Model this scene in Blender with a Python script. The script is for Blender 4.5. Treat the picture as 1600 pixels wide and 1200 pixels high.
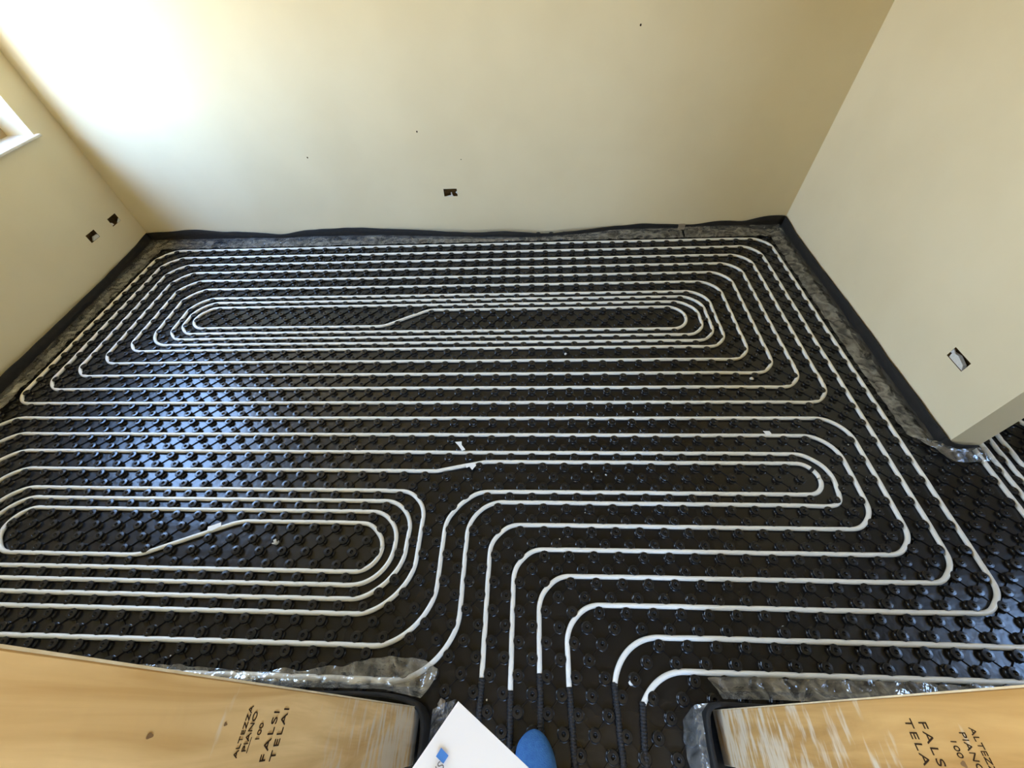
import bpy, bmesh, math, random
import numpy as np
from mathutils import Vector, Matrix, noise

# ------------------------------------------------------------------ scene
for o in list(bpy.data.objects):
    bpy.data.objects.remove(o, do_unlink=True)
SC = bpy.context.scene
COL = SC.collection
U = 0.05                      # one step of the stud grid, 5 cm
Z0 = 0.18                     # height of a pipe's centre over the mat's sheet, in steps


def W(x, y, z=0.0):
    """grid steps (z measured from the pipe centres) -> metres"""
    return Vector((x * U, y * U, (z + Z0) * U))


# camera ------------------------------------------------------------------
cam_d = bpy.data.cameras.new('camera')
cam_d.sensor_width = 36.0
cam_d.lens = 637.854 / 1600 * 36.0
cam_d.clip_start = 0.02
cam_o = bpy.data.objects.new('camera', cam_d)
COL.objects.link(cam_o)
_p, _r, _w = math.radians(50.7851), math.radians(-3.9197), math.radians(4.7343)
_yaw = Matrix.Rotation(_w, 3, 'Z')
_c, _s = math.cos(_p), math.sin(_p)
_B = Matrix(((1, 0, 0), (0, _s, -_c), (0, _c, _s)))      # columns right, up, back
_M = _yaw @ _B @ Matrix.Rotation(_r, 3, 'Z')
cam_o.matrix_world = Matrix.Translation(W(56.1504, -55.6667, 34.6921)) @ _M.to_4x4()
SC.camera = cam_o

# view --------------------------------------------------------------------
SC.view_settings.view_transform = 'Standard'
SC.view_settings.look = 'None'
SC.view_settings.gamma = 1.0
SC.view_settings.use_curve_mapping = False
SC.view_settings.exposure = 1.82
SC.cycles.max_bounces = 10
SC.cycles.diffuse_bounces = 6
SC.cycles.glossy_bounces = 4
SC.cycles.transparent_max_bounces = 12
SC.cycles.sample_clamp_indirect = 6.0
SC.cycles.use_denoising = True

# world: overcast daylight above, sunlit greenery and earth below the horizon
world = bpy.data.worlds.new('daylight')
SC.world = world
world.use_nodes = True
nt = world.node_tree
nt.nodes.clear()
tc = nt.nodes.new('ShaderNodeTexCoord')
sx = nt.nodes.new('ShaderNodeSeparateXYZ')
cr = nt.nodes.new('ShaderNodeValToRGB')
mr = nt.nodes.new('ShaderNodeMapRange')
bg = nt.nodes.new('ShaderNodeBackground')
wo = nt.nodes.new('ShaderNodeOutputWorld')
mr.inputs['From Min'].default_value = -1.0
mr.inputs['From Max'].default_value = 1.0
nt.links.new(tc.outputs['Generated'], sx.inputs[0])
nt.links.new(sx.outputs['Z'], mr.inputs['Value'])
nt.links.new(mr.outputs[0], cr.inputs[0])
els = cr.color_ramp.elements
els[0].position = 0.0; els[0].color = (0.36, 0.34, 0.20, 1)
els[1].position = 1.0; els[1].color = (0.22, 0.45, 1.0, 1)
e = els.new(0.47); e.color = (0.58, 0.51, 0.33, 1)
e = els.new(0.53); e.color = (0.74, 0.86, 1.0, 1)
e = els.new(0.70); e.color = (0.40, 0.63, 1.0, 1)
nt.links.new(cr.outputs[0], bg.inputs[0])
bg.inputs[1].default_value = 10.0
nt.links.new(bg.outputs[0], wo.inputs[0])

# openings of the building and ones added for fill light (grid steps): y/x range and height range
WIN_L = dict(y0=-28.5, y1=-1.0, z0=17.3, z1=45.0)          # window in the left wall
WIN_E = dict(y0=-51.0, y1=-42.0, z0=20.0, z1=44.0)         # window of the space on the right
FILL_WIN_S = dict(y0=-84.0, y1=-71.0, z0=18.0, z1=46.0)          # unseen window, added in the corridor side wall to brighten right wall and paper
X_C = 30.0  # corridor side wall, put in to hold that added window
FILL_WIN_R = dict(x0=55.0, x1=71.0, z0=25.0, z1=48.0)         # unseen window, added at the corridor's end as fill for the room
X_L, X_R, X_R2, Y_B, Y_S, Y_S2 = -6.2, 93.8, 96.9, 3.15, -55.3, -58.2
X_E, Y_C, Z_C = 122.0, -88.0, 54.0


def portal(name, loc, rot, sx_, sy_):
    d = bpy.data.lights.new(name, 'AREA')
    d.shape = 'RECTANGLE'; d.size = sx_ * U; d.size_y = sy_ * U
    d.cycles.is_portal = True
    o = bpy.data.objects.new(name, d); COL.objects.link(o)
    o.location = loc; o.rotation_euler = rot
    return o


portal('window_portal', W(X_L - 5.2, (WIN_L['y0'] + WIN_L['y1']) / 2, (WIN_L['z0'] + WIN_L['z1']) / 2),
       (math.pi / 2, 0, -math.pi / 2), WIN_L['y1'] - WIN_L['y0'], WIN_L['z1'] - WIN_L['z0'])
portal('side_window_portal', W(X_E + 5.2, (WIN_E['y0'] + WIN_E['y1']) / 2, (WIN_E['z0'] + WIN_E['z1']) / 2),
       (math.pi / 2, 0, math.pi / 2), WIN_E['y1'] - WIN_E['y0'], WIN_E['z1'] - WIN_E['z0'])
portal('end_fill_portal', W((FILL_WIN_R['x0'] + FILL_WIN_R['x1']) / 2, Y_C - 5.2, (FILL_WIN_R['z0'] + FILL_WIN_R['z1']) / 2),
       (math.pi / 2, 0, 0), FILL_WIN_R['x1'] - FILL_WIN_R['x0'], FILL_WIN_R['z1'] - FILL_WIN_R['z0'])  # sky light through the added fill window at the corridor's end
portal('side_fill_portal', W(X_C - 5.2, (FILL_WIN_S['y0'] + FILL_WIN_S['y1']) / 2, (FILL_WIN_S['z0'] + FILL_WIN_S['z1']) / 2),
       (math.pi / 2, 0, -math.pi / 2), FILL_WIN_S['y1'] - FILL_WIN_S['y0'], FILL_WIN_S['z1'] - FILL_WIN_S['z0'])  # sky light through the added fill window in the corridor side

# ------------------------------------------------------------------ materials


def mat(name, color, rough=0.6, spec=0.5, noise_amt=0.0, noise_scale=6.0, color2=None,
        bump=0.0, bump_scale=40.0, metallic=0.0, stretch=None, detail=4.0):
    m = bpy.data.materials.new(name); m.use_nodes = True
    n = m.node_tree; b = n.nodes['Principled BSDF']
    b.inputs['Base Color'].default_value = (*color, 1)
    b.inputs['Roughness'].default_value = rough
    b.inputs['Specular IOR Level'].default_value = spec
    b.inputs['Metallic'].default_value = metallic
    g = n.nodes.new('ShaderNodeNewGeometry')
    src = g.outputs['Position']
    if stretch:
        mp = n.nodes.new('ShaderNodeMapping'); mp.inputs['Scale'].default_value = stretch
        n.links.new(src, mp.inputs[0]); src = mp.outputs[0]
    if color2:
        t = n.nodes.new('ShaderNodeTexNoise'); t.inputs['Scale'].default_value = noise_scale
        t.inputs['Detail'].default_value = detail
        n.links.new(src, t.inputs['Vector'])
        r = n.nodes.new('ShaderNodeMapRange')
        r.inputs['From Min'].default_value = 0.5 - noise_amt; r.inputs['From Max'].default_value = 0.5 + noise_amt
        n.links.new(t.outputs[0], r.inputs[0])
        x = n.nodes.new('ShaderNodeMix'); x.data_type = 'RGBA'
        x.inputs['A'].default_value = (*color, 1); x.inputs['B'].default_value = (*color2, 1)
        n.links.new(r.outputs[0], x.inputs['Factor']); n.links.new(x.outputs['Result'], b.inputs['Base Color'])
    if bump:
        t = n.nodes.new('ShaderNodeTexNoise'); t.inputs['Scale'].default_value = bump_scale
        n.links.new(src, t.inputs['Vector'])
        bp = n.nodes.new('ShaderNodeBump'); bp.inputs['Strength'].default_value = bump
        bp.inputs['Distance'].default_value = 0.01
        n.links.new(t.outputs[0], bp.inputs['Height']); n.links.new(bp.outputs[0], b.inputs['Normal'])
    return m


M_PLASTER = mat('plaster', (0.80, 0.70, 0.48), 0.85, 0.25, 0.16, 2.2, (0.76, 0.66, 0.445), 0.05, 9.0)
M_CEIL = mat('raw_ceiling', (0.56, 0.50, 0.38), 0.9, 0.2)
M_CONC = mat('screed', (0.20, 0.18, 0.15), 0.9, 0.2, 0.2, 8, (0.28, 0.25, 0.20), 0.2, 60)
M_MAT = mat('black_moulded_plastic', (0.009, 0.0082, 0.0077), 0.26, 0.38, 0.15, 2.0, (0.013, 0.012, 0.0115), 0.12, 28)
M_PIPE = mat('white_pipe', (0.82, 0.795, 0.715), 0.34, 0.5)
M_SLEEVE = mat('black_corrugated_plastic', (0.016, 0.015, 0.015), 0.45, 0.4)
M_FOAM = mat('charcoal_foam', (0.018, 0.0165, 0.0145), 0.75, 0.25, 0.2, 30, (0.024, 0.022, 0.020), 0.25, 300)
M_TAPE = mat('tan_tape', (0.27, 0.22, 0.16), 0.5)
M_WHITE = mat('white_plaster_bit', (0.82, 0.80, 0.74), 0.8, 0.2, 0.2, 200, (0.68, 0.66, 0.60), 0.5, 400)
M_LABEL = mat('white_sticky_label', (0.85, 0.85, 0.83), 0.5)
M_BROWN = mat('terracotta_hollow', (0.16, 0.085, 0.030), 0.9, 0.1, 0.15, 60, (0.10, 0.065, 0.022), 0.6, 120)
M_BOX = mat('orange_plastic_box', (0.26, 0.12, 0.035), 0.6)
M_INK = mat('brown_stencil_ink', (0.035, 0.018, 0.008), 0.8, 0.1)
M_PAPER = mat('white_paper', (0.83, 0.82, 0.83), 0.8, 0.1)
M_BLUEINK = mat('blue_print', (0.05, 0.21, 0.62), 0.6)
M_GREYINK = mat('grey_print', (0.17, 0.15, 0.15), 0.6)
M_SHOE = mat('blue_suede', (0.035, 0.125, 0.34), 0.85, 0.2, 0.2, 70, (0.055, 0.17, 0.41), 0.3, 300)
M_SOLE = mat('dark_blue_rubber', (0.03, 0.10, 0.30), 0.7)
M_FRAME = mat('white_window_frame', (0.78, 0.76, 0.70), 0.4)
M_TANWOOD = mat('tan_window_wood', (0.50, 0.38, 0.22), 0.6, 0.3, .2, 20, (.44, .33, .19))
M_SILL = mat('pale_stone', (0.72, 0.68, 0.60), 0.45, 0.5, 0.1, 30, (0.66, 0.62, 0.54))


def wood_mat(name, streak, c0=(.52, .31, .11), c1=(.78, .53, .24)):
    m = bpy.data.materials.new(name); m.use_nodes = True
    n = m.node_tree; b = n.nodes['Principled BSDF']; L = n.links
    b.inputs['Roughness'].default_value = 0.55
    b.inputs['Specular IOR Level'].default_value = 0.3
    g = n.nodes.new('ShaderNodeNewGeometry')
    mp = n.nodes.new('ShaderNodeMapping'); mp.inputs['Scale'].default_value = (5, 22, 2.4)
    L.new(g.outputs['Position'], mp.inputs[0])
    t = n.nodes.new('ShaderNodeTexNoise'); t.inputs['Scale'].default_value = 1.0
    t.inputs['Detail'].default_value = 5; t.inputs['Distortion'].default_value = 1.2
    L.new(mp.outputs[0], t.inputs['Vector'])
    r = n.nodes.new('ShaderNodeValToRGB'); q = r.color_ramp.elements
    q[0].position = .30; q[0].color = (*c0, 1)
    q[1].position = .72; q[1].color = (*c1, 1)
    L.new(t.outputs[0], r.inputs[0])
    # dried plaster runs: pale streaks along the board, denser near its lower end
    mp2 = n.nodes.new('ShaderNodeMapping'); mp2.inputs['Scale'].default_value = (30, 13, 50)
    L.new(g.outputs['Position'], mp2.inputs[0])
    t2 = n.nodes.new('ShaderNodeTexNoise'); t2.inputs['Scale'].default_value = 1.0; t2.inputs['Detail'].default_value = 3
    L.new(mp2.outputs[0], t2.inputs['Vector'])
    t3 = n.nodes.new('ShaderNodeTexNoise'); t3.inputs['Scale'].default_value = 5.0; t3.inputs['Detail'].default_value = 3
    L.new(g.outputs['Position'], t3.inputs['Vector'])
    sp = n.nodes.new('ShaderNodeSeparateXYZ'); L.new(g.outputs['Position'], sp.inputs[0])
    low = n.nodes.new('ShaderNodeMapRange')
    low.inputs['From Min'].default_value = 0.95; low.inputs['From Max'].default_value = 0.35
    low.inputs['To Min'].default_value = -0.10; low.inputs['To Max'].default_value = streak
    L.new(sp.outputs['Z'], low.inputs['Value'])
    a1 = n.nodes.new('ShaderNodeMath'); a1.operation = 'ADD'; L.new(t2.outputs[0], a1.inputs[0]); L.new(low.outputs[0], a1.inputs[1])
    a2 = n.nodes.new('ShaderNodeMath'); a2.operation = 'MULTIPLY_ADD'; L.new(t3.outputs[0], a2.inputs[0])
    a2.inputs[1].default_value = 0.5; L.new(a1.outputs[0], a2.inputs[2])
    th = n.nodes.new('ShaderNodeMapRange'); th.inputs['From Min'].default_value = .84; th.inputs['From Max'].default_value = 1.0
    L.new(a2.outputs[0], th.inputs['Value'])
    ml = n.nodes.new('ShaderNodeMath'); ml.operation = 'MULTIPLY'; ml.inputs[1].default_value = .7; L.new(th.outputs[0], ml.inputs[0])
    x = n.nodes.new('ShaderNodeMix'); x.data_type = 'RGBA'
    L.new(ml.outputs[0], x.inputs['Factor']); L.new(r.outputs[0], x.inputs['A'])
    x.inputs['B'].default_value = (.62, .55, .42, 1)
    L.new(x.outputs['Result'], b.inputs['Base Color'])
    bp = n.nodes.new('ShaderNodeBump'); bp.inputs['Strength'].default_value = .25; bp.inputs['Distance'].default_value = .003
    L.new(a2.outputs[0], bp.inputs['Height']); L.new(bp.outputs[0], b.inputs['Normal'])
    return m


M_WOODL = wood_mat('plywood_with_plaster_runs', 0.22)
M_WOODR = wood_mat('orange_plywood_with_plaster_runs', 0.20, (.37, .195, .055), (.56, .335, .12))
M_KNOT = mat('wood_knot', (.19, .10, .035), 0.6)
M_EDGE = mat('pale_wood_edge', (.66, .55, .36), 0.6, 0.3, .2, 60, (.55, .42, .24))


def film_mat():
    m = bpy.data.materials.new('clear_plastic_film'); m.use_nodes = True
    n = m.node_tree; L = n.links; n.nodes.clear()
    out = n.nodes.new('ShaderNodeOutputMaterial')
    g = n.nodes.new('ShaderNodeNewGeometry')
    t = n.nodes.new('ShaderNodeTexNoise'); t.inputs['Scale'].default_value = 15; t.inputs['Detail'].default_value = 3
    t.inputs['Distortion'].default_value = 1.5
    L.new(g.outputs['Position'], t.inputs['Vector'])
    bp = n.nodes.new('ShaderNodeBump'); bp.inputs['Strength'].default_value = 0.9; bp.inputs['Distance'].default_value = .012
    L.new(t.outputs[0], bp.inputs['Height'])
    tr = n.nodes.new('ShaderNodeBsdfTransparent'); tr.inputs[0].default_value = (.93, .93, .92, 1)
    gl = n.nodes.new('ShaderNodeBsdfGlossy'); gl.inputs['Roughness'].default_value = .16; gl.inputs[0].default_value = (.9, .9, .9, 1)
    df = n.nodes.new('ShaderNodeBsdfDiffuse'); df.inputs[0].default_value = (.50, .49, .46, 1)
    L.new(bp.outputs[0], gl.inputs['Normal']); L.new(bp.outputs[0], df.inputs['Normal'])
    m1 = n.nodes.new('ShaderNodeMixShader'); L.new(gl.outputs[0], m1.inputs[1]); L.new(df.outputs[0], m1.inputs[2])
    m1.inputs[0].default_value = .50
    r = n.nodes.new('ShaderNodeMapRange'); r.inputs['From Min'].default_value = .35; r.inputs['From Max'].default_value = .75
    r.inputs['To Min'].default_value = .12; r.inputs['To Max'].default_value = .55
    L.new(t.outputs[0], r.inputs['Value'])
    m2 = n.nodes.new('ShaderNodeMixShader'); L.new(r.outputs[0], m2.inputs[0])
    L.new(tr.outputs[0], m2.inputs[1]); L.new(m1.outputs[0], m2.inputs[2])
    L.new(m2.outputs[0], out.inputs[0])
    return m


M_FILM = film_mat()

# ------------------------------------------------------------------ helpers


def link(name, verts, faces, m, parent=None, smooth=False, mats=None, idx=None):
    me = bpy.data.meshes.new(name)
    me.from_pydata([tuple(v) for v in verts], [], [tuple(f) for f in faces])
    for mm in (mats or [m]):
        me.materials.append(mm)
    if idx is not None:
        me.polygons.foreach_set('material_index', idx)
    if smooth:
        me.polygons.foreach_set('use_smooth', [True] * len(me.polygons))
    me.update()
    o = bpy.data.objects.new(name, me); COL.objects.link(o)
    if parent:
        o.parent = parent
    return o


def tag(o, label=None, cat=None, group=None, kind=None):
    if label: o['label'] = label
    if cat: o['category'] = cat
    if group: o['group'] = group
    if kind: o['kind'] = kind
    return o


def struct(o):
    o['kind'] = 'structure'
    return o


class MB:
    def __init__(s): s.v = []; s.f = []

    def box(s, a, b):
        (x0, y0, z0), (x1, y1, z1) = a, b
        k = len(s.v)
        s.v += [(x0, y0, z0), (x1, y0, z0), (x1, y1, z0), (x0, y1, z0), (x0, y0, z1), (x1, y0, z1), (x1, y1, z1), (x0, y1, z1)]
        s.f += [(k, k + 3, k + 2, k + 1), (k + 4, k + 5, k + 6, k + 7), (k, k + 1, k + 5, k + 4), (k + 1, k + 2, k + 6, k + 5),
                (k + 2, k + 3, k + 7, k + 6), (k + 3, k, k + 4, k + 7)]
        return s

    def ubox(s, a, b):
        A = W(*a); B = W(*b)
        return s.box([min(i, j) for i, j in zip(A, B)], [max(i, j) for i, j in zip(A, B)])

    def done(s, name, m, parent=None, smooth=False):
        return link(name, s.v, s.f, m, parent, smooth)


def bevel(o, w, seg=2):
    b = o.modifiers.new('bevel', 'BEVEL'); b.width = w; b.segments = seg; b.limit_method = 'ANGLE'
    return o


def slab_wall(name, axis, c0, c1, a0, a1, z0, z1, holes, m=M_PLASTER, parent=None):
    """wall slab between planes c0 and c1 across `axis`, running a0..a1, with rectangular through or blind holes
    holes: (h_a0, h_a1, h_z0, h_z1); each goes right through"""
    As = sorted({a0, a1, *[h[0] for h in holes], *[h[1] for h in holes]})
    Zs = sorted({z0, z1, *[h[2] for h in holes], *[h[3] for h in holes]})
    na, nz = len(As) - 1, len(Zs) - 1
    solid = [[not any(h[0] <= (As[i] + As[i + 1]) / 2 <= h[1] and h[2] <= (Zs[j] + Zs[j + 1]) / 2 <= h[3] for h in holes)
              for j in range(nz)] for i in range(na)]
    vid = {}; v = []; f = []

    def V(i, j, k):
        key = (i, j, k)
        if key not in vid:
            c = (c0, c1)[k]
            vid[key] = len(v)
            v.append(W(c, As[i], Zs[j]) if axis == 0 else W(As[i], c, Zs[j]))
        return vid[key]
    for i in range(na):
        for j in range(nz):
            if not solid[i][j]: continue
            for k in (0, 1):
                q = [V(i, j, k), V(i + 1, j, k), V(i + 1, j + 1, k), V(i, j + 1, k)]
                f.append(q if k else q[::-1])
            for (di, dj, e) in ((-1, 0, ((i, j), (i, j + 1))), (1, 0, ((i + 1, j), (i + 1, j + 1))), (0, -1, ((i, j), (i + 1, j))), (0, 1, ((i, j + 1), (i + 1, j + 1)))):
                ii, jj = i + di, j + dj
                if 0 <= ii < na and 0 <= jj < nz and solid[ii][jj]: continue
                (p, q_), (r, s_) = e
                f.append([V(p, q_, 0), V(r, s_, 0), V(r, s_, 1), V(p, q_, 1)])
    o = link(name, v, f, m, parent)
    bm = bmesh.new(); bm.from_mesh(o.data); bmesh.ops.recalc_face_normals(bm, faces=bm.faces); bm.to_mesh(o.data); bm.free()
    return o


def sweep(path, radius, seg=10, closed_caps=True, rad_fn=None):
    """tube along 3D points (metres)"""
    P = np.array(path, float); n = len(P)
    T = np.gradient(P, axis=0); T /= np.linalg.norm(T, axis=1)[:, None]
    up = np.array([0, 0, 1.0])
    S = np.cross(T, up); S /= np.maximum(np.linalg.norm(S, axis=1)[:, None], 1e-9)
    N = np.cross(S, T)
    ang = np.arange(seg) * 2 * math.pi / seg
    R = np.full(n, radius) if rad_fn is None else np.array([rad_fn(i) for i in range(n)])
    V = (P[:, None, :] + R[:, None, None] * (np.cos(ang)[None, :, None] * S[:, None, :] + np.sin(ang)[None, :, None] * N[:, None, :])).reshape(-1, 3)
    F = []
    for i in range(n - 1):
        for k in range(seg):
            a = i * seg + k; b = i * seg + (k + 1) % seg
            F.append((a, b, b + seg, a + seg))
    if closed_caps:
        F.append(tuple(range(seg))[::-1]); F.append(tuple(range((n - 1) * seg, n * seg)))
    return V, F


def fillet(pts, step=0.22):
    """pts: (x, y, r) in grid steps -> smooth list of (x, y)"""
    out = []
    n = len(pts)

    def seg(a, b):
        d = math.dist(a, b); k = max(1, int(d / step))
        for i in range(k):
            t = i / k; out.append((a[0] + (b[0] - a[0]) * t, a[1] + (b[1] - a[1]) * t))
    cur = pts[0][:2]
    for i in range(1, n - 1):
        p = np.array(pts[i][:2]); r = pts[i][2]
        a = np.array(pts[i - 1][:2]); b = np.array(pts[i + 1][:2])
        u = (a - p) / np.linalg.norm(a - p); w = (b - p) / np.linalg.norm(b - p)
        c = float(np.clip(u @ w, -1, 1)); th = math.acos(c)
        if r <= 0 or th > math.pi - 1e-3:
            seg(cur, tuple(p)); cur = tuple(p); continue
        t = r / math.tan(th / 2)
        t = min(t, .5 * np.linalg.norm(a - p) + .001 if i > 1 else t, .5 * np.linalg.norm(b - p) + .001 if i < n - 2 else t)
        r2 = t * math.tan(th / 2)
        p1 = p + u * t; p2 = p + w * t
        bis = (u + w); bis /= np.linalg.norm(bis)
        cen = p + bis * (r2 / math.sin(th / 2))
        seg(cur, tuple(p1))
        a1 = math.atan2(*(p1 - cen)[::-1]); a2 = math.atan2(*(p2 - cen)[::-1])
        da = (a2 - a1 + math.pi) % (2 * math.pi) - math.pi
        k = max(4, int(abs(da) * r2 / step))
        for j in range(k):
            aa = a1 + da * j / k; out.append((cen[0] + r2 * math.cos(aa), cen[1] + r2 * math.sin(aa)))
        cur = tuple(p2)
    seg(cur, pts[-1][:2]); out.append(pts[-1][:2])
    return out


# ------------------------------------------------------------------ room shell
struct(MB().ubox((X_L - 6, Y_S2, -4.5), (X_E + 6, Y_B + 6, -.62)).ubox((X_C - 6, Y_C - 6, -4.5), (X_E + 6, Y_S2, -.62)).done('floor', M_CONC))
struct(MB().ubox((X_L - 6, Y_S2, Z_C), (X_E + 6, Y_B + 6, Z_C + 4)).ubox((X_C - 6, Y_C - 6, Z_C), (X_E + 6, Y_S2, Z_C + 4)).done('ceiling', M_CEIL))
SOCK_B = (43.25, 45.2, 6.05, 7.15)
SOCK_L1 = (-.95, .8, 4.95, 6.1)
SOCK_L2 = (-5.5, -3.8, 5.05, 6.15)
SOCK_R = (-31.0, -29.0, 5.8, 6.85)
ZB = -.6
struct(slab_wall('wall_back', 1, Y_B, Y_B + 5, X_L - 6, X_E + 6, ZB, Z_C, [SOCK_B]))
wl = WIN_L
struct(slab_wall('wall_left', 0, X_L, X_L - 5, Y_S2, Y_B, ZB, Z_C, [(wl['y0'], wl['y1'], wl['z0'], wl['z1']), SOCK_L1, SOCK_L2]))
struct(slab_wall('wall_right', 0, X_R, X_R2, -35.2, Y_B, ZB, Z_C, [SOCK_R]))
struct(slab_wall('wall_front', 1, Y_S, Y_S2, X_L, X_E, ZB, Z_C, [(47.6, 68.6, ZB, 43.6)]))
we = WIN_E
struct(slab_wall('wall_east', 0, X_E, X_E + 5, Y_C - 5, Y_B, ZB, Z_C, [(we['y0'], we['y1'], we['z0'], we['z1'])]))
ws = FILL_WIN_S
struct(slab_wall('wall_rear', 1, Y_C, Y_C - 5, X_C - 5, X_E, ZB, Z_C, [(FILL_WIN_R['x0'], FILL_WIN_R['x1'], FILL_WIN_R['z0'], FILL_WIN_R['z1'])]))
struct(slab_wall('wall_corridor', 0, X_C, X_C - 5, Y_C, Y_S2, ZB, Z_C, [(ws['y0'], ws['y1'], ws['z0'], ws['z1'])]))


# window in the left wall: frame near the outer face, stone sill at the inner one
def window_frame(name, axis, c, a0, a1, z0, z1, rail=1.1, m=None):
    root = bpy.data.objects.new(name, None); COL.objects.link(root); root['kind'] = 'structure'

    def bx(p0, p1, z_0, z_1, c_0, c_1):
        return MB().ubox((c_0, p0, z_0), (c_1, p1, z_1)) if axis == 0 else MB().ubox((p0, c_0, z_0), (p1, c_1, z_1))
    w = 1.1
    d0, d1 = c - .5, c + .5
    mb = MB()
    for args in ((a0, a0 + w, z0, z1), (a1 - w, a1, z0, z1), (a0 + w, a1 - w, z0, z0 + rail), (a0 + w, a1 - w, z1 - w, z1),
                 ((a0 + a1) / 2 - w / 2, (a0 + a1) / 2 + w / 2, z0 + w, z1 - w)):
        t = bx(*args, d0, d1); k = len(mb.v); mb.v += t.v; mb.f += [tuple(i + k for i in f) for f in t.f]
    bevel(mb.done('window_frame', m or M_FRAME, root), .004)
    return root


w1 = window_frame('window_1', 0, X_L - 4.0, wl['y0'], wl['y1'], wl['z0'], wl['z1'], 4.5, M_TANWOOD)
sill = MB().ubox((X_L - 4.5, wl['y0'] - .5, wl['z0'] - .25), (X_L + .5, wl['y1'] + .5, wl['z0'] + .05)).done('window_sill', M_SILL, w1)
bevel(sill, .004)
w2 = window_frame('window_2', 0, X_E + 4.0, we['y0'], we['y1'], we['z0'], we['z1'])
w4 = window_frame('end_fill_window', 1, Y_C - 4.0, FILL_WIN_R['x0'], FILL_WIN_R['x1'], FILL_WIN_R['z0'], FILL_WIN_R['z1'])  # frame of the unseen end window added for fill light
w3 = window_frame('side_fill_window', 0, X_C - 4.0, ws['y0'], ws['y1'], ws['z0'], ws['z1'])  # frame of the unseen side window added for fill light

# ------------------------------------------------------------------ studded mat
random.seed(4)


def in_floor(x, y):
    if y > Y_S + .2:
        if X_L + .9 < x < X_R - .2 and y < Y_B - .5: return True
        if x > X_R2 + .6 and y < Y_B - .5 and x < X_E - .4: return True
        if X_R - .2 <= x <= X_R2 + .6 and y < -36.0: return True
        return False
    return 49.6 < x < 66.6 and y > -78


prof = [(.44, 0.0), (.375, .03), (.325, .14), (.34, .25), (.385, .295), (.385, .34), (.35, .372), (.165, .39), (.125, .35), (.11, .25)]
SEG = 12
ang = np.arange(SEG) * 2 * np.pi / SEG
ring = np.stack([np.cos(ang), np.sin(ang)], 1)
sv = []
for r_, z_ in prof:
    sv.append(np.concatenate([ring * r_, np.full((SEG, 1), z_)], 1))
sv.append(np.array([[0, 0, .24]]))
sv = np.concatenate(sv)
sf = []
for i in range(len(prof) - 1):
    for k in range(SEG):
        a = i * SEG + k; b = i * SEG + (k + 1) % SEG
        sf.append((a, b, b + SEG, a + SEG))
last = (len(prof) - 1) * SEG
tri = [(last + k, last + (k + 1) % SEG, len(sv) - 1) for k in range(SEG)]
studs = []
for i in range(-5, 122):
    for j in range(-4, 80):
        if (i + j) % 2: continue
        x, y = float(i), -(j + .5)
        if in_floor(x, y): studs.append((x, y))

# ------------------------------------------------------------------ heating pipes
PR = .185
rng = random.Random(11)


def pipe_z(path, lifts=()):
    return [0.0] * len(path)


STUD_SET = set(studs)


FREE = [(60.8, 68.0, -56.8, -50.8), (22.8, 30.2, -45.9, -43.1), (37.4, 42.6, -17.9, -15.1), (47.0, 51.8, -37.95, -37.05),
        (72.6, 75.6, -19.3, -14.7), (79.6, 82.4, -40.3, -36.7), (41.2, 44.8, -48.2, -44.4)]     # the S-bends run straight across


def relax(xy, clear=.485):
    """bend the run softly round the studs it would otherwise cross"""
    P0 = np.array(xy, float); D = np.zeros_like(P0)
    for it in range(60):
        P = P0 + D
        for i in range(1, len(P) - 1):
            x, y = P[i]
            if any(q_[0] < x < q_[1] and q_[2] < y < q_[3] for q_ in FREE): continue
            xi, yj = math.floor(x), math.floor(-y - .5)
            for a in (xi, xi + 1):
                for b in (yj, yj + 1):
                    c = (float(a), -(b + .5))
                    if c in STUD_SET:
                        dx, dy = x - c[0], y - c[1]; d = math.hypot(dx, dy)
                        if d < clear:
                            k = (clear - d) / max(d, .05)
                            D[i, 0] += dx * k * .5; D[i, 1] += dy * k * .5
        for _ in range(5):
            D[1:-1] = D[1:-1] * .5 + (D[:-2] + D[2:]) * .25
        D *= .97
    return [tuple(p) for p in (P0 + D)]


HIDDEN = set()


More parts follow.
